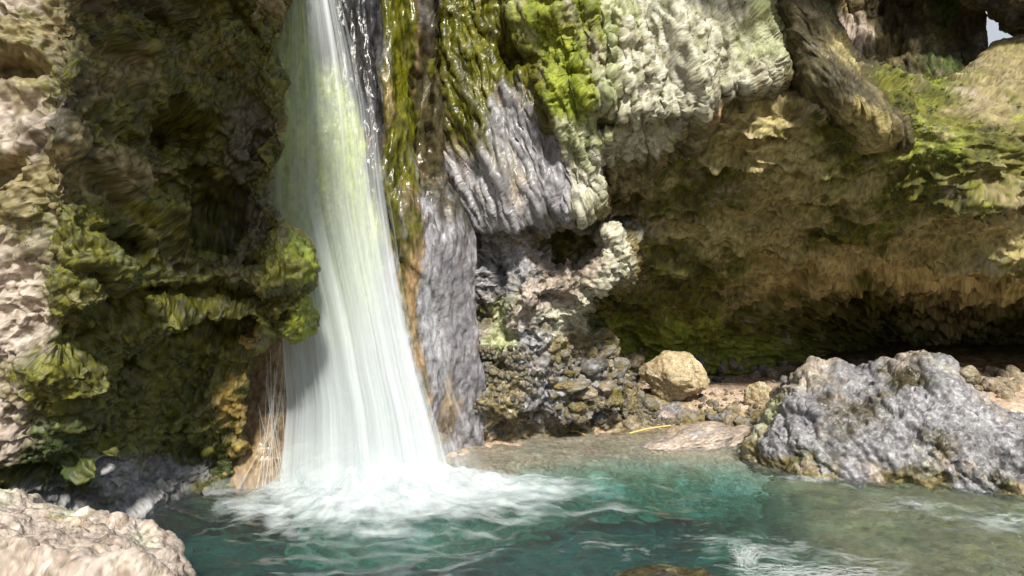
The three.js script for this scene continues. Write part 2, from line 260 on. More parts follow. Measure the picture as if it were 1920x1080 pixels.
// ------------------------------------------------------------------ the wall behind the waterfall
{
  const R = [
    [-420, [6.6, 6.7, 6.9, 6.9, 6.6, 6.7, 6.6]], [-100, [6.3, 6.4, 6.6, 6.6, 6.35, 6.5, 6.4]], [60, [6.2, 6.3, 6.5, 6.5, 6.2, 6.4, 6.35]], [200, [6.2, 6.25, 6.4, 6.4, 6.1, 6.35, 6.4]], [330, [6.2, 6.2, 6.3, 6.3, 6.1, 6.3, 6.6]],
    [450, [6.2, 6.15, 6.25, 6.2, 6.1, 6.25, 6.6]], [600, [6.15, 6.05, 6.2, 6.15, 6.2, 6.4, 6.8]], [720, [5.95, 5.85, 6.1, 6.15, 6.3, 6.6, 6.95]], [830, [5.75, 5.72, 6.0, 6.1, 6.4, 6.8, 7.1]]];
  const cx = (py) => py < 100 ? [430, 520, 610, 690, 722, 765, 815] : py < 400 ? [430, 520, 620, 705, 728, 775, 830] : py < 650 ? [430, 520, 640, 735, 770, 810, 890] : [415, 500, 640, 760, 800, 840, 900];
  const net = R.map(([py, d]) => cx(py).map((x, i) => P(x, py, d[i])));
  net.push([5.6, 5.62, 5.9, 6.1, 6.4, 6.8, 7.1].map((d, i) => G(cx(900)[i], 0, d)), [5.6, 5.6, 5.9, 6.1, 6.4, 6.8, 7.1].map((d, i) => G(cx(900)[i], -1.3, d)));
  const paint = ['bbbwwwwwmmmdb', 'bbbwwwwwmmmdb', 'mmmewwwwmmmdb', 'meeeewwwmmmdd', 'eeeeeewwmmmdd', 'eeeeeemwmsldw', 'sseeeelmsllll', 'sssselllsllll', 'ssssllllslsll', 'sssslllllslll', 'dssssllllllll', 'ddddddddddddd'];  // e letters put reflected green light into the wall colour
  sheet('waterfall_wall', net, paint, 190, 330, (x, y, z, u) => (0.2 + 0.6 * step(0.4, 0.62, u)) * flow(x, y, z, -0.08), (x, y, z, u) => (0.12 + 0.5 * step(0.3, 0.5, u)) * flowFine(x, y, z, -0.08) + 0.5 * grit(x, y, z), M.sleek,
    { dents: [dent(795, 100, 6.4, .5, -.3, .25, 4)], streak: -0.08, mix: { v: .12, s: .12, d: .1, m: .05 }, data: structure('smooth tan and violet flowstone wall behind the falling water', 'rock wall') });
}

// ------------------------------------------------------------------ the flowstone buttress right of the waterfall and the crumbling rock under it
{
  const X = (a) => a;
  const R = [
    [-420, [800, 850, 920, 990, 1060, 1130], [6.9, 6.5, 6.3, 6.2, 6.2, 6.6]],
    [-120, [795, 830, 900, 970, 1040, 1110], [6.9, 6.35, 6.2, 6.05, 6.1, 6.6]],
    [40, [795, 830, 890, 960, 1020, 1090], [6.9, 6.3, 6.15, 6.1, 6.05, 6.6]],
    [180, [805, 835, 890, 960, 1030, 1100], [6.9, 6.3, 6.05, 5.95, 5.95, 6.5]],
    [290, [815, 845, 905, 975, 1045, 1110], [6.95, 6.35, 6.05, 5.92, 5.9, 6.4]],
    [370, [830, 855, 920, 985, 1050, 1115], [7.0, 6.4, 6.1, 5.95, 5.9, 6.3]],
    [418, [838, 865, 925, 975, 1020, 1120], [7.0, 6.45, 6.2, 6.1, 6.15, 6.6]],
    [455, [845, 872, 930, 985, 1060, 1165], [7.1, 6.55, 6.4, 6.3, 6.65, 6.35]],
    [510, [852, 880, 935, 995, 1060, 1160], [7.2, 6.7, 6.45, 6.35, 6.55, 6.45]],
    [560, [856, 885, 935, 990, 1050, 1115], [7.3, 6.9, 6.6, 6.4, 6.65, 6.9]],
    [610, [850, 888, 930, 985, 1040, 1100], [7.4, 7.05, 6.9, 6.75, 6.9, 7.5]],
    [680, [845, 885, 940, 1010, 1085, 1150], [7.3, 7.0, 6.85, 6.85, 7.3, 8.0]],
    [760, [840, 880, 950, 1040, 1130, 1190], [7.2, 6.98, 6.95, 7.1, 7.45, 7.9]]];
  const back = (py) => 0.45 * (1 - step(430, 640, py));
  const net = R.map(([py, x, d]) => [...x.map((a, i) => P(a, py, d[i] + back(py))), P(x[5] + (py < 400 ? 30 : 15), py, d[5] + 1.0), P(x[5] + 30, py, d[5] + 2.6)]);
  const ft = [[835, 7.1], [870, 7.05], [950, 7.3], [1050, 7.65], [1140, 7.85], [1200, 8.0], [1230, 8.5], [1240, 9.6]];
  net.push(ft.map(([x, d]) => G(x, 0.02, d)), ft.map(([x, d]) => G(x, -1.0, d)));
  const paint = ['mdmmmmmm', 'dmmmmnmm', 'wmmmmnmm', 'wmmmmmmm', 'wmmvvmdd', 'wvvvvvdd', 'wvvlvvdd', 'vvvlvmdd', 'vvvlmtbm', 'vvvlptbm', 'vvlpptmm', 'vmgpttmm', 'vvgvbbkm', 'vvbvvbbb', 'wvbvbbbb', 'wwbbsssb', 'kkkkssss'];
  const dents = [dent(1075, 455, 6.90, .26, -.35, 1, 1), dent(975, 432, 6.7, .24, -.3, 1.4, .34), dent(888, 450, 6.93, .11, -.25, .5, 2.2), dent(915, 520, 6.76, .3, -.28, .6, 1.6), dent(980, 780, 7.00, .16, -.35, 1.5, .8), dent(1035, 560, 6.77, .2, -.25, 1.6, .5), dent(965, 90, 6.45, .3, -.3, .8, 1), dent(1100, 570, 7.05, .2, -.25, 1.4, .5)];
  sheet('flowstone_buttress', net, paint, 240, 480, (x, y, z, u, v) => {
    const low = step(0.44, 0.5, v + 0.03 * n3(x * 4, y * 4, z * 4));
    return lerp(flow(x, y, z, -0.32), 0.7 * tufa(x * 1.3, y * 1.3, z * 1.3) + 0.5 * strata(x, y, z) * (1 - step(0.66, 0.75, v)), low);
  }, (x, y, z, u, v) => {
    const low = step(0.44, 0.5, v), up = 1 - step(0.12, 0.3, v);
    return lerp(flowFine(x, y, z, -0.32) + up * 0.7 * tufaFine(x, y, z), tufaFine(x, y, z, 1.2) + 0.5 * strataFine(x, y, z) * (1 - step(0.66, 0.75, v)), low);
  }, M.wet, { dents, streak: -0.32, until: 0.47, mix: { v: .1, p: .1, d: .12, b: .1, m: .08 }, data: structure('grey streaked flowstone buttress right of the waterfall, crumbling at its foot', 'rock wall') });
}

// ------------------------------------------------------------------ the sunlit tufa curtain
{
  const R = [
    [-420, [1000, 1060, 1130, 1200, 1280, 1370, 1450, 1540], [6.3, 6.1, 6.2, 6.3, 6.4, 6.5, 6.6, 6.8]],
    [-120, [1000, 1050, 1110, 1180, 1260, 1350, 1430, 1530], [6.1, 5.8, 5.85, 5.9, 6.0, 6.1, 6.2, 6.5]],
    [0, [1005, 1045, 1100, 1170, 1250, 1340, 1430, 1520], [6.0, 5.65, 5.68, 5.7, 5.75, 5.85, 6.0, 6.3]],
    [80, [1008, 1045, 1100, 1170, 1250, 1340, 1440, 1510], [6.0, 5.6, 5.6, 5.62, 5.62, 5.7, 5.85, 6.2]],
    [150, [1008, 1045, 1100, 1165, 1240, 1320, 1420, 1500], [6.0, 5.58, 5.52, 5.56, 5.5, 5.55, 5.75, 6.2]],
    [210, [1015, 1050, 1100, 1150, 1205, 1265, 1330, 1410], [6.0, 5.62, 5.5, 5.62, 5.6, 5.62, 5.85, 6.3]],
    [270, [1030, 1060, 1092, 1125, 1160, 1200, 1245, 1300], [6.05, 5.7, 5.55, 5.62, 5.7, 5.85, 6.1, 6.5]],
    [320, [1046, 1068, 1092, 1114, 1136, 1156, 1176, 1200], [6.1, 5.8, 5.65, 5.72, 5.85, 6.0, 6.2, 6.5]],
    [385, [1052, 1068, 1084, 1100, 1114, 1124, 1134, 1146], [6.1, 5.85, 5.8, 5.85, 6.0, 6.2, 6.5, 6.8]],
    [415, [1054, 1068, 1082, 1096, 1108, 1118, 1128, 1140], [6.5, 6.4, 6.4, 6.45, 6.6, 6.8, 7.0, 7.2]]];
  const net = R.map(([py, x, d]) => x.map((a, i) => P(a, py, d[i] + 0.5)));
  const paint = ['mnnngtttttgk', 'mnnngtttttgk', 'mnnngtttttgk', 'mnnnggtttgkk', 'mnnngttttgkd', 'mmnngtttttbk', 'bmnngttttsbk', 'bmggngtttbbb', 'dvggnttttbbb', 'vvlttttlbbbb', 'vvlttbbbbbbb', 'bbbbbbbbbbbb'];
  const dents = [dent(1070, 140, 6.05, .11, -.3), dent(1135, 130, 6.10, .1, -.25, 1.3, .9), dent(1142, 235, 6.15, .11, -.3, 1.2, .8), dent(1188, 100, 6.10, .09, -.2), dent(1050, 15, 6.15, .12, -.25), dent(1060, 110, 6.10, .06, -.18), dent(1240, 240, 6.10, .24, -.4, 1.6, .7), dent(1160, 270, 6.20, .08, -.2, 2, .5), dent(1330, 105, 6.10, .1, -.12, 2.2, .4), dent(1215, 200, 6.00, .14, .12), dent(1290, 200, 6.05, .16, .14), dent(1110, 190, 6.00, .14, .12), dent(1160, 60, 6.10, .2, .1, .6, 1.6), dent(1225, 275, 6.20, .1, .14)];
  sheet('tufa_curtain', net, paint, 260, 290, (x, y, z) => 1.6 * flow(x, y, z, -0.3) + 0.13 * fbm(x * 1.7, y * 1.3, z * 1.7, 2) - 0.25 * Math.max(0, n3(x * 2.6, y * 2.2, z * 2.6) - 0.3), (x, y, z) => 1.1 * flowFine(x, y, z, -0.3) + 0.035 * fbm(x * 5, y * 4, z * 5, 4, 0.5) + 0.011 * fbm(x * 17, y * 15, z * 17, 3, 0.55) - 0.035 * pit(x, y, z), M.damp,
    { dents, streak: -0.3, mix: { t: .08, g: .16, b: .18, n: .08, v: .12 }, data: structure('pale sunlit tufa curtain with bright green moss above the cave mouth', 'rock wall') });
}

// ------------------------------------------------------------------ the cave: sloping ceiling that runs down into the back wall
{
  const R = [
    [[120, 120, 130, 150, 150, 70, 60, 60], [1270, 1400, 1520, 1640, 1770, 1885, 2080, 2300], [7.6, 7.4, 6.6, 6.2, 6.6, 6.6, 6.4, 6.6]],
    [205, [1240, 1380, 1500, 1610, 1730, 1860, 2060, 2300], [6.4, 6.1, 5.7, 5.5, 5.65, 5.6, 5.8, 6.2]],
    [270, [1190, 1330, 1460, 1590, 1720, 1860, 2050, 2300], [6.5, 6.25, 6.0, 5.7, 5.5, 5.3, 5.7, 6.3]],
    [350, [1150, 1300, 1450, 1600, 1740, 1880, 2060, 2300], [6.9, 6.7, 6.5, 6.2, 5.75, 5.4, 6.0, 6.6]],
    [430, [1150, 1300, 1450, 1600, 1750, 1900, 2070, 2300], [7.5, 7.4, 7.3, 7.1, 6.7, 6.4, 7.0, 7.4]],
    [490, [1130, 1290, 1450, 1610, 1760, 1910, 2080, 2300], [8.1, 8.1, 8.15, 8.1, 7.9, 7.5, 7.9, 8.2]],
    [545, [1100, 1270, 1440, 1610, 1770, 1920, 2090, 2300], [8.5, 8.7, 8.95, 10.4, 11.0, 10.6, 9.8, 9.5]],
    [600, [1080, 1260, 1440, 1610, 1770, 1930, 2100, 2300], [8.8, 9.2, 9.7, 12.4, 13.6, 13.4, 12.0, 10.5]],
    [650, [1070, 1260, 1440, 1610, 1770, 1940, 2110, 2300], [9.0, 9.5, 10.1, 13.2, 14.6, 14.4, 12.8, 11.5]]];
  const net = R.map(([py, x, d]) => x.map((a, i) => { const q = py[i] ?? py; return P(a, q, d[i] + (1 - step(330, 520, q)) * (0.45 + 0.1 * i)); }));
  const l = R[8]; net.push(l[1].map((a, i) => G(a, 0.2, l[2][i] + 0.1)), l[1].map((a, i) => G(a, -0.6, l[2][i] + 0.2)));
  const paint = ['bbbdnbmb', 'mcbmmbnb', 'mccmnmbn', 'cmccmbnm', 'mccmccmb', 'cmcccmcm', 'mmcmccmc', 'nnmmcmcb', 'nnnmmbmb', 'nnnnkmbb', 'bnkkbbbb'];
  sheet('cave_ceiling', net, paint, 430, 400, (x, y, z, u, v) => 1.5 * (1 - 0.75 * step(0.45, 0.58, u) * (1 - step(0.16, 0.3, v))) * strata(x, y, z, 0.13), (x, y, z, u, v) => (strataFine(x, y, z, 0.13) + grit(x, y, z)) * (1 - 0.6 * step(0.5, 0.6, u) * (1 - step(0.1, 0.2, v))), M.bareDry,
    { dents: [dent(1560, 265, 5.8, .3, -.15, 1.5, .5), dent(1330, 420, 7.3, .3, -.2, 2, .5)], mix: { b: .06, m: .24, c: .16, p: .06, n: .1 }, data: structure('rough brown cave ceiling sloping down to a dark back wall', 'cave ceiling') });
}
// rock above the cave: leaning slab, chamber wall with an unseen roof added to shade it, corner block
{
  const R = [
    [-420, [1380, 1450, 1540, 1620, 1680], [6.6, 6.2, 6.0, 6.3, 7.0]], [-100, [1400, 1460, 1540, 1600, 1650], [6.4, 5.9, 5.7, 6.0, 6.8]], [0, [1415, 1455, 1500, 1535, 1560], [6.3, 5.8, 5.6, 5.8, 6.6]],
    [90, [1440, 1485, 1530, 1568, 1592], [6.2, 5.7, 5.5, 5.65, 6.4]], [160, [1465, 1515, 1562, 1608, 1640], [6.1, 5.6, 5.35, 5.5, 6.3]], [220, [1500, 1560, 1610, 1660, 1690], [6.1, 5.6, 5.3, 5.35, 6.0]], [262, [1560, 1610, 1650, 1690, 1705], [6.2, 5.8, 5.5, 5.45, 5.9]], [290, [1600, 1640, 1670, 1700, 1710], [6.6, 6.3, 6.1, 6.0, 6.3]]];
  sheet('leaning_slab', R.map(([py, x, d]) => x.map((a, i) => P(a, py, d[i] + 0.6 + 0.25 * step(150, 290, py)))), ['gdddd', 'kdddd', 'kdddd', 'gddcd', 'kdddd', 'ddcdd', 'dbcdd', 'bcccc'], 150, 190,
    (x, y, z) => 0.9 * flow(x, y, z, -0.55), (x, y, z) => flowFine(x, y, z, -0.55) + grit(x, y, z), M.damp, { streak: -0.55, mix: { d: .16, c: .16, b: .1 }, data: structure('smooth dark brown slab of rock leaning over the cave mouth', 'rock wall') });  // slab colour kept dark in place of its shade
  const lit = P(1600, 55, 8.4), hole = (x, y, z) => { // gap cut along the sun ray in the unseen roof, to light the left wall
    const a = x - lit.x, b = y - lit.y, c = z - lit.z, t = a * SUN.x + b * SUN.y + c * SUN.z; if (t < 0.9) return false;
    return Math.hypot(a - t * SUN.x, b - t * SUN.y, c - t * SUN.z) < 0.42 + 0.16 * n3(x * 3, y * 3, z * 3); };
  const C = [
    [-760, [1380, 1500, 1640, 1760, 1860, 1960], [3.4, 3.4, 3.4, 3.4, 3.3, 3.2]],
    [-420, [1500, 1560, 1650, 1730, 1800, 1880], [5.0, 5.0, 5.0, 4.9, 4.8, 4.6]],
    [-160, [1545, 1585, 1650, 1720, 1790, 1850], [6.6, 6.7, 6.8, 6.7, 6.5, 6.2]],
    [0, [1540, 1580, 1640, 1700, 1782, 1852], [7.4, 7.5, 7.5, 7.4, 7.2, 6.9]],
    [80, [1545, 1590, 1640, 1700, 1782, 1852], [7.5, 7.5, 7.4, 7.3, 7.1, 6.9]],
    [140, [1560, 1600, 1650, 1700, 1775, 1850], [7.4, 7.3, 7.1, 7.0, 6.9, 6.8]],
    [200, [1590, 1630, 1670, 1710, 1780, 1860], [7.0, 6.9, 6.7, 6.6, 6.6, 6.6]],
    [270, [1620, 1650, 1690, 1720, 1760, 1800], [6.9, 6.8, 6.7, 6.6, 6.6, 6.6]]];
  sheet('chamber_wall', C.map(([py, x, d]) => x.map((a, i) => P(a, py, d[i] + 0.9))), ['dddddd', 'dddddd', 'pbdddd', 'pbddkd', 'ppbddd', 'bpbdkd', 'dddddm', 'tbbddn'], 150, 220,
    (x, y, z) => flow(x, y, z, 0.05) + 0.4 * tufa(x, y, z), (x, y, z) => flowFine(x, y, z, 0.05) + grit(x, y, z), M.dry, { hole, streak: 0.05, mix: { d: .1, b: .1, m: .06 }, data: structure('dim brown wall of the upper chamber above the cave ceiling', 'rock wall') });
  const D = [[-420, [1800, 1950, 2120, 2320], [6.2, 6.0, 5.8, 5.6]], [-200, [1780, 1900, 2080, 2280], [6.3, 6.1, 5.9, 5.7]], [-60, [1770, 1870, 2040, 2250], [6.5, 6.2, 6.0, 5.8]], [10, [1800, 1880, 2040, 2250], [6.6, 6.3, 6.1, 6.0]], [52, [1848, 1900, 2040, 2250], [6.7, 6.5, 6.3, 6.2]], [88, [1895, 1932, 2050, 2250], [6.9, 6.8, 6.6, 6.5]], [130, [1930, 1960, 2070, 2260], [7.4, 7.4, 7.2, 7.0]]];
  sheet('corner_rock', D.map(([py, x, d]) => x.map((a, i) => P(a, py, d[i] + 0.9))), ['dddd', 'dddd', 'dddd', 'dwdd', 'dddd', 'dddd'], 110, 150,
    (x, y, z) => 0.7 * tufa(x, y, z), (x, y, z) => tufaFine(x, y, z), M.dry, { data: structure('dark brown overhanging rock in the upper right corner', 'rock wall') });  // dark tone stands in for shade on this rock
}

// ------------------------------------------------------------------ pool bed, shore and ground
const shore = (px) => px < 860 ? 7.0 : px < 1000 ? lerp(7.0, 7.55, (px - 860) / 140) : px < 1120 ? lerp(7.55, 7.85, (px - 1000) / 120) : px < 1300 ? 7.85 : lerp(7.85, 7.2, clamp((px - 1300) / 200));
{
  const px = [560, 760, 860, 940, 1020, 1100, 1180, 1260, 1340, 1420, 1520, 1640, 1780, 1900, 2060, 2300, 2700];
  const rows = [[-2.3, -0.7], [-1.3, -0.1], [-0.5, -0.045], [0, 0.012], [0.1, 0.12], [0.2, 0.25], [0.45, 0.3], [1.0, 0.33], [1.8, 0.38], [3.0, 0.42], [5.0, 0.42], [7.0, 0.42]];
  const net = rows.map(([o, y]) => px.map((a) => G(a, y + (a > 1500 ? 0.02 : 0) - (a < 1000 && o > 0 && o < .3 ? 0 : 0), shore(a) + o)));
  const paint = ['sssssssssssssssss', 'ffffffffffsssssss', 'fffffffffffssssss', 'ffbbbbbbbffffffff', 'vvbvbbbvbbbffffff', 'vvbbvbbbffbffffff', 'bbbbbbbfffbffffff', 'bbbbbbffffbfbfffb', 'bbbbbbfbbfbffbfbb', 'bbbbbbbbbbbbbbbbb', 'bbbbkbkbbbbbbbbbb'];
  sheet('cave_floor', net, paint, 420, 230, (x, y, z, u, v) => step(0.24, 0.36, v) * (0.05 * fbm(x * 2.2, y * 2.2, z * 2.2, 3) + 0.3 * step(0.3, 0.36, v) * (1 - step(0.42, 0.55, v)) * tufa(x * 1.6, y * 1.6, z * 1.6)), (x, y, z, u, v) => {
    const dry = step(0.24, 0.36, v); return dry * (0.5 * lumps(x, y, z, 9) + 0.25 * lumps(x, y, z, 19)) * (0.15 + 0.85 * step(0.0, -0.3, n3(x * 1.3, 4, z * 1.3)) * (1 - 0.8 * step(2.0, 2.4, x))) + 0.012 * fbm(x * 14, y * 14, z * 14, 3);
  }, M.dry, { mix: { b: .1, f: .1, v: .06, y: .06 }, data: structure('pale pink sand and rubble floor of the cave behind the pool', 'ground') });
}
{ // bed of the pool, running on as the ground of the gorge
  const nx = 260, nz = 260, pos = [], col = [], uv = [], idx = [], c = { r: 0, g: 0, b: 0, key: 0 }, w = new Float32Array(KEYS.length);
  const sx = (t) => { const a = t * 2 - 1; return 0.8 + 6 * a + 34 * a * a * a * a * a; };
  for (let j = 0; j < nz; j++) for (let i = 0; i < nx; i++) {
    const x = sx(i / (nx - 1)), z = -4.6 + sx(j / (nz - 1)) - 0.8, r = fbm(x * 0.9, 3, z * 0.9, 3);
    const right = step(0.9, 2.3, x + 0.25 * (z + 5) + 0.35 * r), far = step(-6.0, -7.2, z + 0.3 * r), near = step(-3.3, -2.4, z - 0.25 * x + 0.2 * r);
    const d = (1 - right) * (1 - far) * (1 - near), left = step(-2.6, -4.5, x);
    const y = -0.09 - 1.05 * d + (1 - d) * 0.05 * r + 0.05 * fbm(x * 3, 7, z * 3, 3) * (0.4 + d) - 0.12 * step(-2.2, 1, z) * 0 + 0.55 * step(-2.0, 0.5, z) + 0.6 * left * (1 - d) - 0.5 * step(-7.0, -7.6, z);
    pos.push(x, y, z); uv.push(x, z);
    w.fill(0); w[KI.s] = lerp(0.4, 0.75, right); w[KI.y] = lerp(0.6, 0.3, right); w[KI.f] = lerp(0.6, 0, right); w[KI.b] = lerp(0.2, 0.6, right); w[KI.o] = lerp(0.05, 0.3, right); w[KI.d] = 0.2 * right; splat(w, x * 1.3, y, z * 1.3, c); col.push(c.r, c.g, c.b);
  }
  for (let j = 0; j < nz - 1; j++) for (let i = 0; i < nx - 1; i++) { const a = j * nx + i; idx.push(a, a + nx, a + 1, a + 1, a + nx, a + nx + 1); }
  const g = new THREE.BufferGeometry(); g.setAttribute('position', new THREE.Float32BufferAttribute(pos, 3)); g.setAttribute('color', new THREE.Float32BufferAttribute(col, 3)); g.setAttribute('uv', new THREE.Float32BufferAttribute(uv, 2)); g.setIndex(idx); g.computeVertexNormals();
  const m = new THREE.Mesh(g, M.dry); m.name = 'pool_bed'; m.userData = structure('tan pebbly bed of the pool and stream', 'ground'); m.castShadow = m.receiveShadow = true; scene.add(m);
}

// ------------------------------------------------------------------ boulders
{ // the large one on the right; top highlight and shaded face painted in
  const x = [1392, 1412, 1450, 1510, 1600, 1690, 1765, 1830, 1900, 2000, 2110, 2170];
  const bp = [864, 872, 884, 895, 903, 911, 917, 924, 934, 942, 944, 940], rp = [866, 815, 742, 700, 696, 680, 678, 724, 776, 792, 845, 905];
  const bd = bp.map((p) => EYE * FOCAL / (p - 540)), row = (f, add) => x.map((a, i) => P(a, lerp(bp[i], rp[i], f), bd[i] + add * (i < 2 ? 0.6 : 1)));
  const net = [x.map((a, i) => G(a, -0.35, bd[i] - 0.05)), row(0, 0), row(0.3, 0.06), row(0.6, 0.2), row(0.85, 0.42), row(1, 0.72), row(0.96, 1.1), row(0.6, 1.5), x.map((a, i) => G(a, 0.0, bd[i] + 1.6))];
  const m = sheet('boulder', net.reverse(), ['bvvvvvvvbbbb', 'bpppppppvvvb', 'bppptpppvvvb', 'btgpvpvpvvvk', 'btgvvdvvvdvv', 'bbvvdvvvvvkv', 'dbvvvvdvvdvv', 'ddbbvbbvbkvv', 'dddddddddddd'], 400, 250, (x, y, z) => 0.09 * fbm(x * 1.5, y * 1.5, z * 1.5, 2) + 0.03 * billow((x + 0.55 * y) * 2.6, y * 1.5, z * 2, 1), (x, y, z) => {
    const t = x + 0.5 * y + 0.05 * n3(x * 5, y * 5, z * 5), b = y - 0.3 * x;
    return 0.10 * (0.4 - worley(t * 6.6 + 0.25 * n3(x * 7, y * 7, z * 7), b * 3.0, z * 3.6).f1 ** 2) + 0.045 * (0.4 - worley(t * 15, b * 8, z * 10).f1 ** 2) + 0.02 * billow(t * 5, b * 2.6, z * 4, 2, 0.5) + 0.02 * fbm(x * 9, y * 9, z * 9, 5, 0.58) - 0.025 * pit(x * 1.2, y * 1.2, z * 1.2);
  }, rockMat(0.42, 0.008), { dents: [dent(1500, 745, 6, .1, -.1, .7, 2), dent(1450, 800, 6, .12, .06, .7, 2), dent(1530, 760, 6, .1, .07, .6, 2.2)], mix: { v: .12, p: .14, d: .2, t: .06, k: .04 }, data: thing('large lumpy violet grey boulder standing in the water on the right', 'boulder') });
  m.name = 'boulder';
}
{ // pink one in the foreground
  const x = [-260, -120, -20, 40, 75, 130, 190, 235, 275, 315, 345, 380], rp = [905, 918, 922, 926, 942, 948, 962, 985, 1000, 1020, 1065, 1120];
  const row = (dy, d) => x.map((a, i) => P(a, rp[i] + dy * clamp((1150 - rp[i]) / 200, 0.2, 1), d + (i > 8 ? (i - 8) * 0.05 : 0)));
  const net = [x.map((a) => G(a, -0.3, 4.05)), row(60, 3.95), row(8, 3.7), row(0, 3.45), row(25, 3.15), row(75, 2.85), row(140, 2.65), x.map((a) => G(a, -0.3, 2.6))];
  sheet('boulder_001', net, ['pppppppppppp', 'pppppppppppp', 'ptttptpppppp', 'pttpptpptppp', 'pppppppppppp', 'pfpppppppppp', 'pppppppppppp'], 240, 170,
    (x, y, z) => 0.07 * fbm(x * 2, y * 2, z * 2, 3) + 0.12 * lumps(x, y, z, 3), (x, y, z) => 0.16 * lumps(x, y, z, 8) + 0.032 * fbm(x * 6, y * 6, z * 6, 6, 0.53), M.dry,
    { mix: { p: .1, t: .12, f: .1, b: .04 }, data: thing('pale pink dry boulder in the left foreground at the pool edge', 'boulder') });
}
function stoneGeometry(k, sub = 5, rough = 1) {
  const g = new THREE.IcosahedronGeometry(1, sub), p = g.attributes.position, c = { r: 0, g: 0, b: 0, key: 0 };
  for (let i = 0; i < p.count; i++) {
    let x = p.getX(i), y = p.getY(i), z = p.getZ(i); const o = worley(x * 0.9 + k * 7.1, y * 0.9 + k * 3.3, z * 0.9 - k * 5.7);
    const h = 1 + 0.3 * (0.55 - o.f1) + 0.3 * o.t * step(0, 0.3, o.f2 - o.f1) * rough + 0.25 * fbm(x * 0.9 + k * 11, y * 0.9, z * 0.9, 3) + rough * (0.07 * ridge(x * 2.6 + k, y * 2.6, z * 2.6, 3) - 0.06 + 0.035 * fbm(x * 8, y * 8 + k, z * 8, 3));
    p.setXYZ(i, x * h, y * h, z * h);
  }
  g.deleteAttribute('uv'); g.deleteAttribute('normal'); return g;
}
function paintStone(g, letters, s = 1) {
  const q = g.clone(), p = q.attributes.position, col = new Float32Array(p.count * 3), uv = new Float32Array(p.count * 2), c = { r: 0, g: 0, b: 0, key: 0 }, w = new Float32Array(KEYS.length);
  for (const l of letters) w[KI[l]] += 1.3 / letters.length;
  for (let i = 0; i < p.count; i++) { const x = p.getX(i), y = p.getY(i), z = p.getZ(i); splat(w, x * s + s * 31, y * s, z * s + 7, c); col[i * 3] = c.r; col[i * 3 + 1] = c.g; col[i * 3 + 2] = c.b; uv[i * 2] = (x + z * 0.6) * s; uv[i * 2 + 1] = (y + z * 0.4) * s; }
  q.setAttribute('color', new THREE.BufferAttribute(col, 3)); q.setAttribute('uv', new THREE.BufferAttribute(uv, 2)); q.computeVertexNormals(); return smooth(q);
}
function smooth(g) { // shared normals at equal positions
  const p = g.attributes.position, n = g.attributes.normal, map = new Map();
  for (let i = 0; i < p.count; i++) { const k = `${Math.round(p.getX(i) * 1e4)},${Math.round(p.getY(i) * 1e4)},${Math.round(p.getZ(i) * 1e4)}`; let a = map.get(k); if (!a) map.set(k, a = [0, 0, 0, []]); a[0] += n.getX(i); a[1] += n.getY(i); a[2] += n.getZ(i); a[3].push(i); }
  for (const [a, b, c, l] of map.values()) { const q = Math.hypot(a, b, c) || 1; for (const i of l) n.setXYZ(i, a / q, b / q, c / q); }
  return g;
}
const counts = {};
function put(name, geometry, material, at, scale, turn, data) {
  const m = new THREE.Mesh(geometry, material), k = counts[name] ?? 0; counts[name] = k + 1;
  m.name = k ? `${name}_${String(k).padStart(3, '0')}` : name; m.position.copy(at); m.scale.set(...scale); m.rotation.set(...turn); m.userData = data; m.castShadow = m.receiveShadow = true; scene.add(m); return m;
}
counts.boulder = 2;
put('boulder', paintStone(stoneGeometry(3, 28), 'yysy', 0.5), M.dry, G(1262, 0.555, 8.25), [0.36, 0.29, 0.32], [0.3, 2.2, -0.25], thing('angular yellow tan boulder resting on the rubble behind the pool', 'boulder'));
put('boulder', paintStone(stoneGeometry(5.4, 28), 'vpsp', 0.5), M.sleek, G(1312, -0.02, 7.15), [0.56, 0.2, 0.3], [0, 0.35, 0.1], thing('low wet violet rock lapped by the water before the ledge', 'boulder'));
put('boulder', paintStone(stoneGeometry(8.3, 24), 'ytyo', 0.4), M.dry, G(1425, 0.34, 7.8), [0.13, 0.2, 0.17], [0.2, 1, 0.1], thing('small yellow stained rock against the left end of the large boulder', 'boulder'));

put('boulder', paintStone(stoneGeometry(10.6, 30), 'dwbd', 0.5), M.sleek, G(1225, -0.085, 3.66), [0.5, 0.15, 0.26], [0.05, 0.2, 0.02], thing('low wet brown rock breaking the surface at the bottom of the picture', 'boulder'));
put('boulder', paintStone(stoneGeometry(13.2, 24), 'bdsd', 0.5), M.sleek, G(1600, -0.12, 3.6), [0.5, 0.14, 0.22], [0.05, 1.2, 0.02], thing('submerged wet brown rock in the riffle at the lower right', 'boulder'));

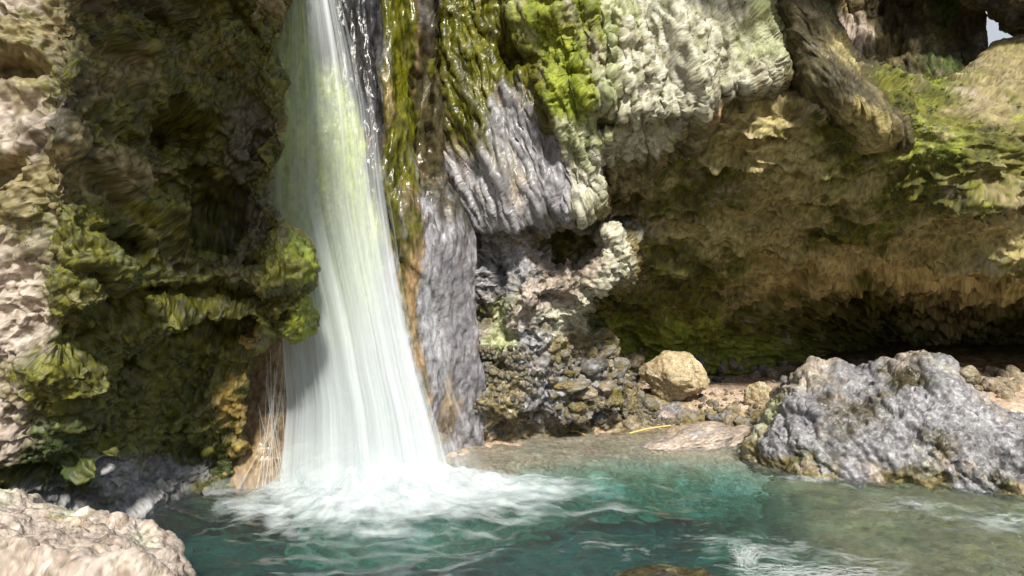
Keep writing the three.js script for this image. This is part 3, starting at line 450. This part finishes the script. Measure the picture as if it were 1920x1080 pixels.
// places on a surface: the built point of a rock surface that lies nearest to a spot in the frame
function spot(px, py) {
  let best = null, bd = 1e9;
  for (const s of sheets) for (let i = 0; i < s.pos.length; i += 3) {
    const d = -s.pos[i + 2]; if (d < 1) continue;
    const u = 960 + s.pos[i] / d * FOCAL - px, v = 540 - (s.pos[i + 1] - EYE) / d * FOCAL - py, e = u * u + v * v;
    if (e < 30) { const k = d + e * 0.004; if (k < bd) { bd = k; best = [s.pos[i], s.pos[i + 1], s.pos[i + 2]]; } }
  }
  return best && new THREE.Vector3(...best);
}
{
  const shapes = [1, 2, 4, 6, 9, 12].map((k) => stoneGeometry(k, 7, 0.8)), looks = ['vb', 'vb', 'b', 'bp', 'vd', 'bv'], kinds = shapes.flatMap((g, i) => [paintStone(g, looks[i], 0.3), paintStone(g, looks[(i + 2) % 6], 0.3)]);
  const tones = looks.flatMap((_, i) => [looks[i], looks[(i + 2) % 6]]).map((l) => ({ v: 'violet grey', vb: 'grey brown', b: 'brown', bp: 'pinkish brown', vd: 'dark grey', bv: 'greyish brown', p: 'pale pink' })[l]);
  const place = (px, py, group) => group.startsWith('rubble') ? (py < 690 ? 'upper rows' : py < 745 ? 'middle rows' : 'near the waterline') + (px < 1080 ? ' on the left' : px < 1145 ? ' in the centre' : ' on the right') : group.includes('bank') ? (px < 1270 ? 'left part' : px < 1350 ? 'centre' : 'right part') : group.includes('sandy') ? (py < 692 ? 'near the back wall' : 'nearer the water') : (px < 1865 ? 'close to the boulder' : 'at the frame edge');
  const list = [];
  for (let i = 0; i < 62; i++) { const t = rnd(), px = lerp(1015, 1205, Math.pow(rnd(), 0.8)), py = lerp(655, 800, t); if (px < 1000 + (py - 640) * 0.1) continue; list.push([px, py, lerp(6, 19, Math.pow(rnd(), 2.2)), 'grey rubble stone at the buttress foot', 'rubble stones at the foot of the buttress']); }
  for (let i = 0; i < 22; i++) list.push([lerp(1310, 1500, rnd()), lerp(668, 715, rnd()), lerp(4, 12, Math.pow(rnd(), 2)), 'small stone on the sandy cave floor', 'stones on the sandy cave floor']);
  for (let i = 0; i < 30; i++) list.push([lerp(1810, 1918, rnd()), lerp(690, 742, rnd()), lerp(6, 17, Math.pow(rnd(), 1.5)), 'pale stone behind the large boulder', 'stones behind the large boulder']);
  for (let i = 0; i < 12; i++) list.push([lerp(1200, 1420, rnd()), lerp(755, 795, rnd()), lerp(5, 15, Math.pow(rnd(), 1.6)), 'stone in the bank below the tan boulder', 'stones of the low bank']);
  list.push([1110, 690, 22, 'largest brown rubble stone lying just left of the tan boulder', null], [1075, 725, 20, 'long flat grey stone in the middle of the rubble heap', null], [1043, 722, 7, 'small orange pebble among the grey rubble', null], [1205, 684, 7, 'small white stone touching the top left of the tan boulder', null], [1100, 738, 17, 'rounded grey stone below the long flat stone', null]);
  const orange = paintStone(stoneGeometry(2, 5, 0.5), 'os', 0.2), white = paintStone(stoneGeometry(7, 5, 0.5), 't', 0.2);
  for (const [px, py, r, label, group] of list) {
    const p = spot(px, py); if (!p || p.z > -6) continue;
    const s = r / FOCAL * -p.z; p.y += s * 0.05;
    const flat = label.startsWith('long') ? [1.7, 0.6, 1] : [1 + 0.5 * rnd(), 0.65 + 0.3 * rnd(), 1 + 0.3 * rnd()];
    const g = label.includes('orange') ? orange : label.includes('white') ? white : label.startsWith('pale') ? kinds[rnd() < 0.6 ? 6 : 3] : kinds[Math.floor(rnd() * kinds.length)];
    const tell = (l) => !group ? l : `${r > 13 ? 'large ' : r > 8 ? 'middling ' : 'small '}${tones[kinds.indexOf(g)]} ${l.replace(/^(grey |small |pale )/, '').replace('sunlit ', '')}, ${place(px, py, group)}`;
    put('stone', g, M.dry, p, flat.map((f) => f * s), label.startsWith('long') ? [0, 0.3, 0.1] : [rnd() * 0.8, rnd() * 6.3, rnd() * 0.8], thing(tell(label), 'stone', group));
  }
}
{ // gravel too small to count
  const g = paintStone(stoneGeometry(4.4, 2, 1), 'bv', 0.3), spots = [], c = new THREE.Color(), o = new THREE.Object3D();
  for (const s of sheets) if (['flowstone_buttress', 'cave_floor'].includes(s.m.name)) for (let k = 0; k < s.pos.length; k += 3) { const d = -s.pos[k + 2], px = 960 + s.pos[k] / d * FOCAL, py = 540 - (s.pos[k + 1] - EYE) / d * FOCAL; if (s.pos[k + 1] > 0.01 && px > 880 && px < 1500 && py > 650 && py < 812 && n3(s.pos[k] * 2.2, s.pos[k + 1] * 2.2, s.pos[k + 2] * 2.2) > -0.12 && rnd() < (px > 1290 ? 0.03 : 0.13)) spots.push(k, s); }
  const m = new THREE.InstancedMesh(g, M.dry, spots.length / 2);
  for (let i = 0; i < spots.length; i += 2) { const k = spots[i], s = spots[i + 1], r = 0.009 + 0.024 * Math.pow(rnd(), 2); o.position.set(s.pos[k], s.pos[k + 1] + r * 0.3, s.pos[k + 2]); o.rotation.set(rnd() * 6, rnd() * 6, rnd() * 6); o.scale.set(r * (1 + 0.5 * rnd()), r * (0.6 + 0.4 * rnd()), r); o.updateMatrix(); m.setMatrixAt(i / 2, o.matrix); const f = 0.65 + 0.75 * rnd(); m.setColorAt(i / 2, c.setRGB(f, f * (0.93 + 0.1 * rnd()), f * (0.85 + 0.15 * rnd()))); }
  m.name = 'gravel'; m.userData = { kind: 'stuff', label: 'small brown and grey gravel strewn between the rubble stones', category: 'gravel' }; m.castShadow = m.receiveShadow = true; scene.add(m);
}
{ // reeds washed up on the shore
  const straw = new THREE.MeshStandardMaterial({ color: new THREE.Color(0.62, 0.44, 0.13), roughness: 0.6 });
  const reed = (a, b, r, label) => { const mid = a.clone().lerp(b, 0.5).add(new THREE.Vector3(0, 0.012, 0)); const g = new THREE.TubeGeometry(new THREE.CatmullRomCurve3([a, mid, b]), 24, r, 7); const k = counts.reed_stick ?? 0; counts.reed_stick = k + 1; const m = new THREE.Mesh(g, straw); m.name = k ? `reed_stick_00${k}` : 'reed_stick'; m.castShadow = m.receiveShadow = true; m.userData = thing(label, 'stick', 'reeds on the shore'); scene.add(m); };
  reed(G(1180, 0.015, 7.55), G(1258, 0.09, 7.6), 0.009, 'long straw yellow reed stick leaning on the low bank'); reed(G(1070, 0.03, 7.6), G(1097, 0.02, 7.45), 0.006, 'short straw yellow reed lying at the waterline of the rubble');
}

// ------------------------------------------------------------------ water: pool, waterfall, foam
const fallC = P(700, 905, 5.55);
function wave(x, z) {
  const dx = x - fallC.x, dz = z - fallC.z, r = Math.hypot(dx, dz), a = Math.atan2(dz, dx), near = Math.exp(-r * 0.55);
  return (0.008 + 0.03 * near) * fbm(x * 2.6, 0.3, z * 2.6, 3) + (0.012 + 0.03 * near) * n3(r * 5.5, a * 3.5, 2) + 0.009 * fbm(r * 9, a * 9, 5, 3, 0.6) + (0.004 + 0.022 * step(0.8, 2.6, x)) * ridge(x * 4 + 0.5 * z, 2, z * 9, 3, 0.55) - 0.01;
}
{
  const nx = 430, nz = 330, pos = [], idx = [], uv = [];
  for (let j = 0; j < nz; j++) for (let i = 0; i < nx; i++) { const t = j / (nz - 1), d = 1.4 + 6.9 * Math.pow(t, 1.25), x = lerp(-4.6, 6.6, i / (nx - 1)); pos.push(x, wave(x, -d), -d); uv.push(x, -d); }
  for (let j = 0; j < nz - 1; j++) for (let i = 0; i < nx - 1; i++) { const a = j * nx + i; idx.push(a, a + 1, a + nx, a + 1, a + nx + 1, a + nx); }
  const g = new THREE.BufferGeometry(); g.setAttribute('position', new THREE.Float32BufferAttribute(pos, 3)); g.setAttribute('uv', new THREE.Float32BufferAttribute(uv, 2)); g.setIndex(idx); g.computeVertexNormals();
  const m = new THREE.Mesh(g, new THREE.MeshPhysicalMaterial({ color: new THREE.Color(0.93, 0.98, 0.97), transmission: 0.975, thickness: 1, ior: 1.33, roughness: 0.07, attenuationColor: new THREE.Color(0.26, 0.71, 0.77), attenuationDistance: 0.75 }));
  m.name = 'pool_water'; m.userData = structure('clear teal water of the pool, rippled round the waterfall', 'water'); m.castShadow = m.receiveShadow = true; scene.add(m);
}
const streaks = (w, h, f) => { const d = new Uint8Array(w * h * 4); for (let j = 0; j < h; j++) for (let i = 0; i < w; i++) { const v = clamp(f((i + 0.5) / w, (j + 0.5) / h)) * 255, k = (j * w + i) * 4; d[k] = d[k + 1] = d[k + 2] = v; d[k + 3] = 255; } const t = new THREE.DataTexture(d, w, h); t.magFilter = t.minFilter = THREE.LinearFilter; t.needsUpdate = true; return t; };
const waterMat = (alphaMap, opacity = 1, side) => new THREE.MeshPhysicalMaterial({ color: new THREE.Color(0.70, 0.75, 0.77), roughness: 0.55, transmission: 0.35, thickness: 0, transparent: true, opacity, alphaMap, side: THREE.DoubleSide });
const fall = new THREE.Group(); fall.name = 'waterfall'; fall.userData = structure('tall white waterfall pouring down between the mossy cliff and the buttress', 'waterfall'); scene.add(fall);
const edge = (pts, y) => { for (let i = 1; i < pts.length; i++) if (y <= pts[i][0] || i === pts.length - 1) { const [a, b] = pts[i - 1], [c, d] = pts[i]; return lerp(b, d, (y - a) / (c - a)); } };
const LEFT = [[-260, 500], [0, 505], [200, 480], [380, 470], [560, 515], [640, 528], [760, 536], [920, 520]];
const RIGHT = [[-260, 590], [0, 645], [100, 674], [200, 700], [300, 716], [400, 735], [500, 753], [600, 776], [700, 802], [800, 838], [920, 876]];
function curtain(name, k, off, cover, seedK, s0, s1, op) {
  const nu = 150, nv = 120, pos = [], uv = [], idx = [];
  for (let j = 0; j < nv; j++) for (let i = 0; i < nu; i++) {
    const v = j / (nv - 1), s = lerp(s0, s1, i / (nu - 1)), py = lerp(-240, 915, v), px = lerp(edge(LEFT, py), edge(RIGHT, py), s);
    const rib = 0.05 * fbm(s * 6 + seedK, v * 1.2, seedK, 2, 0.5), d = lerp(6.15, 5.56, Math.pow(v, 0.8)) - off - 0.16 * Math.sin(Math.PI * clamp(s)) * (0.4 + v) - rib * (0.6 + v);
    const p = P(px + 1.5 * n3(s * 30, v * 3, seedK), py, d); pos.push(p.x, p.y, p.z); uv.push(i / (nu - 1), 1 - v);
  }
  for (let j = 0; j < nv - 1; j++) for (let i = 0; i < nu - 1; i++) { const a = j * nu + i; idx.push(a, a + nu, a + 1, a + 1, a + nu, a + nu + 1); }
  const g = new THREE.BufferGeometry(); g.setAttribute('position', new THREE.Float32BufferAttribute(pos, 3)); g.setAttribute('uv', new THREE.Float32BufferAttribute(uv, 2)); g.setIndex(idx); g.computeVertexNormals();
  const tex = streaks(1024, 512, (u, w) => { const v = 1 - w, s = lerp(s0, s1, u), x = s * (3.2 + 1.1 * v) - v * 0.25 + 0.03 * n3(s * 6, v * 5, seedK);
    const st = 0.5 * n3(x * 4, v * 1.4, seedK) + 0.4 * n3(x * 11, v * 2.0, seedK + 3) + 0.2 * n3(x * 28, v * 3, seedK + 7) + 0.06 * n3(x * 70, v * 6, seedK + 9);
    return (cover(s, v) + st * 0.8) * thin(s, v); });
  const m = new THREE.Mesh(g, waterMat(tex, op)); m.name = name; m.castShadow = m.receiveShadow = true; fall.add(m);
}
const thin = (s, v) => 1 - 0.45 * step(0.9, 0.5, s) * step(0.16, 0.3, v) * (1 - step(0.58, 0.78, v));
const ends = (s, a, b) => step(0, a, s) * (1 - step(1 - b, 1, s));
curtain('back_curtain', 0, 0.0, (s, v) => (0.5 + 0.2 * step(0.35, 0, s) - 0.2 * step(0.55, 1, s) * (1 - v) + 0.3 * v * v) * ends(s, 0.02, 0.12), 1.3, 0, 1, 0.9);
curtain('middle_curtain', 1, 0.1, (s, v) => (0.30 + 0.2 * v - 0.4 * step(0.5, 0.9, s) * (1 - step(0.3, 0.8, v))) * ends(s, 0.06, 0.2) - 0.35 * (1 - ends(s, 0.06, 0.2)), 5.1, 0, 0.98, 0.8);
curtain('front_curtain', 2, 0.2, (s, v) => (0.12 + 0.35 * v * v) * ends(s, 0.1, 0.3) - 0.4 * (1 - ends(s, 0.1, 0.3)), 9.7, 0.04, 0.95, 0.7);
curtain('thin_veil', 3, -0.45, (s, v) => (0.12 - 0.5 * step(1.1, 1.32, s)) - 0.7 * step(0.55, 0.3, v) - 0.3 * step(0.85, 1, v), 14.2, 0.9, 1.34, 0.5);
{ // loose threads of water
  const threads = (name, n, make, r, mat) => { const gs = []; for (let i = 0; i < n; i++) gs.push(new THREE.TubeGeometry(new THREE.CatmullRomCurve3(make(i, n)), 22, r * (0.5 + rnd()), 4)); const m = new THREE.Mesh(mergeGeometries(gs), mat); m.name = name; m.userData.kind = 'stuff'; m.castShadow = m.receiveShadow = true; fall.add(m); };
  const mat = new THREE.MeshPhysicalMaterial({ color: new THREE.Color(0.88, 0.92, 0.92), roughness: 0.4, transmission: 0.15, thickness: 0, transparent: true, opacity: 0.42 });
  threads('side_threads', 26, () => { const a = rnd(), x0 = lerp(480, 540, Math.pow(rnd(), 0.6)), y0 = lerp(640, 780, rnd()), x1 = lerp(438, 545, Math.pow(a, 0.8)); return [P(x0, y0, 5.66), P(lerp(x0, x1, 0.25), lerp(y0, 915, 0.3), 5.62), P(lerp(x0, x1, 0.6), lerp(y0, 915, 0.62), 5.58), P(x1, 916, 5.52)]; }, 0.0012, mat);
}
// foam where the fall strikes the pool
{
  const foam = new THREE.Group(); foam.name = 'foam'; foam.userData = structure('white foam spreading from the foot of the waterfall', 'foam'); scene.add(foam);
  const ring = (name, lift, k, cover, hump) => {
    const na = 260, nr = 110, pos = [], uv = [], idx = [];
    for (let j = 0; j < nr; j++) for (let i = 0; i < na; i++) {
      const a = i / (na - 1) * Math.PI * 2, t = j / (nr - 1), rx = 1.6 + 0.42 * Math.cos(a), rz = Math.sin(a) > 0 ? 1.15 : 0.55;
      const x = fallC.x + Math.cos(a) * rx * t * 1.32, z = fallC.z + Math.sin(a) * rz * t * 1.35;
      const h = hump * Math.exp(-t * t * 9) * (1 + 0.5 * fbm(x * 4, k, z * 4, 4, 0.6)) + 0.05 * Math.exp(-t * 1.5) * fbm(x * 6, k, z * 6, 4, 0.6);
      pos.push(x, wave(x, z) + lift + Math.max(-lift * 0.5, h), z); uv.push(i / (na - 1), t);
    }
    for (let j = 0; j < nr - 1; j++) for (let i = 0; i < na - 1; i++) { const b = j * na + i; idx.push(b, b + 1, b + na, b + 1, b + na + 1, b + na); }
    const g = new THREE.BufferGeometry(); g.setAttribute('position', new THREE.Float32BufferAttribute(pos, 3)); g.setAttribute('uv', new THREE.Float32BufferAttribute(uv, 2)); g.setIndex(idx); g.computeVertexNormals();
    const tex = streaks(1024, 256, (u, t) => { const a = u * Math.PI * 2, c = Math.cos(a), s = Math.sin(a), q = t + 0.05 * n3(c * 3, s * 3, t * 4);
      const x = c * q * 2.2, z = s * q * 1.3; return 0.9 * (cover(a, q) + 0.34 * n3(c * 4, s * 4, q * 7 + k) + 0.3 * n3(c * 13, s * 13, q * 9 - k) + 0.16 * n3(c * 34, s * 34, q * 14 + k) + 0.34 * fbm(x * 3, k, z * 6, 4, 0.6)); });
    const mat = waterMat(tex, 0.92); mat.transmission = 0.15; mat.color.setRGB(0.66, 0.72, 0.74); const m = new THREE.Mesh(g, mat); m.name = name; m.castShadow = m.receiveShadow = true; foam.add(m);
  };
  ring('foam_sheet', 0.008, 2.2, (a, t) => 1.3 - 1.6 * t - 0.3 * step(0.6, 0.95, t), 0.10);
  ring('foam_mound', 0.03, 6.4, (a, t) => 1.3 - 2.4 * t, 0.22);
}

{ // scattered white flecks and riffles drifting on the pool
  const x0 = -2.6, x1 = 5.4, z0 = -7.4, z1 = -3.2, nx = 200, nz = 120, pos = [], uv = [], idx = [];
  for (let j = 0; j < nz; j++) for (let i = 0; i < nx; i++) { const x = lerp(x0, x1, i / (nx - 1)), z = lerp(z1, z0, j / (nz - 1)); pos.push(x, wave(x, z) + 0.006, z); uv.push(i / (nx - 1), j / (nz - 1)); }
  for (let j = 0; j < nz - 1; j++) for (let i = 0; i < nx - 1; i++) { const b = j * nx + i; idx.push(b, b + 1, b + nx, b + 1, b + nx + 1, b + nx); }
  const g = new THREE.BufferGeometry(); g.setAttribute('position', new THREE.Float32BufferAttribute(pos, 3)); g.setAttribute('uv', new THREE.Float32BufferAttribute(uv, 2)); g.setIndex(idx); g.computeVertexNormals();
  const riffle = [[1880, 985, .5, .35], [1440, 1030, .42, .3], [1510, 900, .25, .2], [1580, 1060, .5, .3], [1330, 1010, .3, .22], [1150, 1030, .45, .2], [1720, 950, .35, .2]].map(([px, py, a, b]) => { const d = EYE * FOCAL / (py - 540), p = G(px, 0, d); return [p.x, p.z, a, b]; });
  const tex = streaks(2048, 1024, (u, v) => {
    const x = lerp(x0, x1, u), z = lerp(z1, z0, v), a = x + 0.3 * n3(x * 2, 1, z * 2), b = z - 0.22 * x;
    let c = -0.52 + 0.35 * n3(x * 0.8, 3, z * 0.8); for (const [rx, rz, ra, rb] of riffle) c += 0.62 * Math.exp(-(((x - rx) / ra) ** 2 + ((z - rz) / rb) ** 2));
    return c + 0.55 * n3(a * 3, 4, b * 8) + 0.45 * n3(a * 9, 4, b * 24) + 0.4 * n3(a * 24, 9, b * 60); });
  const mat = waterMat(tex, 0.55); mat.transmission = 0.2; const m = new THREE.Mesh(g, mat); m.name = 'foam_flecks'; m.castShadow = m.receiveShadow = true; scene.getObjectByName('foam').add(m);
}
{ // spray: a fine mist round the foot of the fall, and jets where the stream strikes the near rocks
  const foam = scene.getObjectByName('foam');
  for (const [k, rx, ry, rz, o] of [[3.1, 0.9, 0.5, 0.45, 0.42], [7.7, 1.3, 0.26, 0.7, 0.36]]) {
    const nu = 90, nv = 40, pos = [], uv = [], idx = [];
    for (let j = 0; j < nv; j++) for (let i = 0; i < nu; i++) { const a = i / (nu - 1) * Math.PI, e = j / (nv - 1) * Math.PI / 2, n = 1 + 0.2 * fbm(Math.cos(a) * 3, e * 2 + k, Math.sin(a) * 3, 3); pos.push(fallC.x + 0.08 + rx * n * Math.cos(a) * Math.cos(e), ry * n * Math.sin(e), fallC.z + 0.05 + rz * n * Math.sin(a) * Math.cos(e)); uv.push(i / (nu - 1), j / (nv - 1)); }
    for (let j = 0; j < nv - 1; j++) for (let i = 0; i < nu - 1; i++) { const b = j * nu + i; idx.push(b, b + nu, b + 1, b + 1, b + nu, b + nu + 1); }
    const g = new THREE.BufferGeometry(); g.setAttribute('position', new THREE.Float32BufferAttribute(pos, 3)); g.setAttribute('uv', new THREE.Float32BufferAttribute(uv, 2)); g.setIndex(idx); g.computeVertexNormals();
    const tex = streaks(256, 128, (u, v) => (0.75 - 0.95 * v) * step(0, 0.16, u) * (1 - step(0.84, 1, u)) + 0.35 * fbm(u * 9, v * 4, k, 4, 0.55) * (1 - v));
    const m = new THREE.Mesh(g, waterMat(tex, o)); m.name = 'mist'; m.castShadow = m.receiveShadow = true; foam.add(m);
  }
  const mat = new THREE.MeshPhysicalMaterial({ color: new THREE.Color(0.85, 0.9, 0.9), roughness: 0.35, transmission: 0.4, thickness: 0, transparent: true, opacity: 0.22 });
  for (const [px, y, d, n, h, w] of [[1398, 0.0, 4.0, 170, 0.15, 0.07], [1450, 0.0, 3.85, 150, 0.06, 0.2], [1570, 0.0, 3.8, 160, 0.06, 0.24], [1880, 0.0, 4.75, 130, 0.035, 0.24], [1510, 0.0, 5.75, 130, 0.05, 0.16]]) {
    const gs = [], c = G(px, y, d);
    for (let i = 0; i < n; i++) { const a = (rnd() - 0.5) * 2, t = (rnd() - 0.5) * 0.6, q = h * (0.35 + 0.65 * rnd()), o = c.clone().add(new THREE.Vector3((rnd() - 0.5) * w * 1.6, -0.01, (rnd() - 0.5) * w)); gs.push(new THREE.TubeGeometry(new THREE.QuadraticBezierCurve3(o, o.clone().add(new THREE.Vector3(a * w * 0.35, q * 0.9, t * w * 0.4)), o.clone().add(new THREE.Vector3(a * w * 1.1, q * 0.8, t * w))), 8, 0.0006 + 0.001 * rnd(), 4)); }
    const m = new THREE.Mesh(mergeGeometries(gs), mat); m.name = 'spray_jet'; m.userData.kind = 'stuff'; m.castShadow = m.receiveShadow = true; foam.add(m);
  }
}

// ------------------------------------------------------------------ moss cushions growing on the rock
{
  const tuft = (() => { const gs = []; for (let i = 0; i < 9; i++) { const a = rnd() * 6.28, l = 0.5 + 0.5 * rnd(), b = 0.35 + 0.5 * rnd(), w = 0.1; const p = new Float32Array([Math.cos(a + 1.57) * w, 0, Math.sin(a + 1.57) * w, -Math.cos(a + 1.57) * w, 0, -Math.sin(a + 1.57) * w, Math.cos(a) * b, l, Math.sin(a) * b]); const g = new THREE.BufferGeometry(); g.setAttribute('position', new THREE.BufferAttribute(p, 3)); g.computeVertexNormals(); gs.push(g); } return mergeGeometries(gs); })();
  const grow = (name, label, keys, tones, share, size, where, droop = 0.35) => {
    const found = [];
    for (const s of sheets) for (let i = 0; i < s.key.length; i++) if (keys.includes(KEYS[s.key[i]])) { const k = i * 3; if (rnd() < share && where(s.pos[k], s.pos[k + 1], s.pos[k + 2]) && n3(s.pos[k] * 7, s.pos[k + 1] * 7, s.pos[k + 2] * 7) > -0.1) found.push([s, k]); }
    const m = new THREE.InstancedMesh(tuft, new THREE.MeshPhysicalMaterial({ color: 0xffffff, roughness: 0.95, transmission: 0.3, thickness: 0, side: THREE.DoubleSide }), found.length), o = new THREE.Object3D(), up = new THREE.Vector3(0, 1, 0), n = new THREE.Vector3(), c = new THREE.Color();
    found.forEach(([s, k], i) => { n.set(s.nrm[k], s.nrm[k + 1], s.nrm[k + 2]); if (n.z < -0.3) n.negate(); n.y -= droop; n.normalize(); o.position.set(s.pos[k], s.pos[k + 1], s.pos[k + 2]); o.quaternion.setFromUnitVectors(up, n); o.rotateY(rnd() * 6.28); o.scale.setScalar(size * (0.5 + rnd())); o.updateMatrix(); m.setMatrixAt(i, o.matrix); const a = tones[Math.floor(rnd() * tones.length)], f = 0.7 + 0.6 * rnd(); m.setColorAt(i, c.setRGB(a[0] * f, a[1] * f, a[2] * f)); });
    m.name = name; m.userData = { kind: 'stuff', label, category: 'moss' }; m.castShadow = m.receiveShadow = true; scene.add(m);
  };
  grow('olive_moss', 'olive moss clinging to the rock of the left cliff', 'mk', [[.11, .112, .02], [.15, .14, .028], [.07, .075, .016]], 0.34, 0.008, (x, y, z) => x < -0.9);
  grow('bright_moss', 'bright yellow green moss on the cave rim', 'n', [[.22, .25, .035], [.29, .30, .06], [.13, .17, .03]], 0.3, 0.009, (x, y, z) => x > 0);
  grow('hanging_moss', 'longer yellow green moss fronds on the rock at the upper right', 'mn', [[.15, .18, .02], [.24, .26, .035], [.09, .11, .015]], 0.05, 0.032, (x, y, z) => x > 2.9 && y > 2.1 && z > -7.4, 0.9);
}
renderer.render(scene, camera);
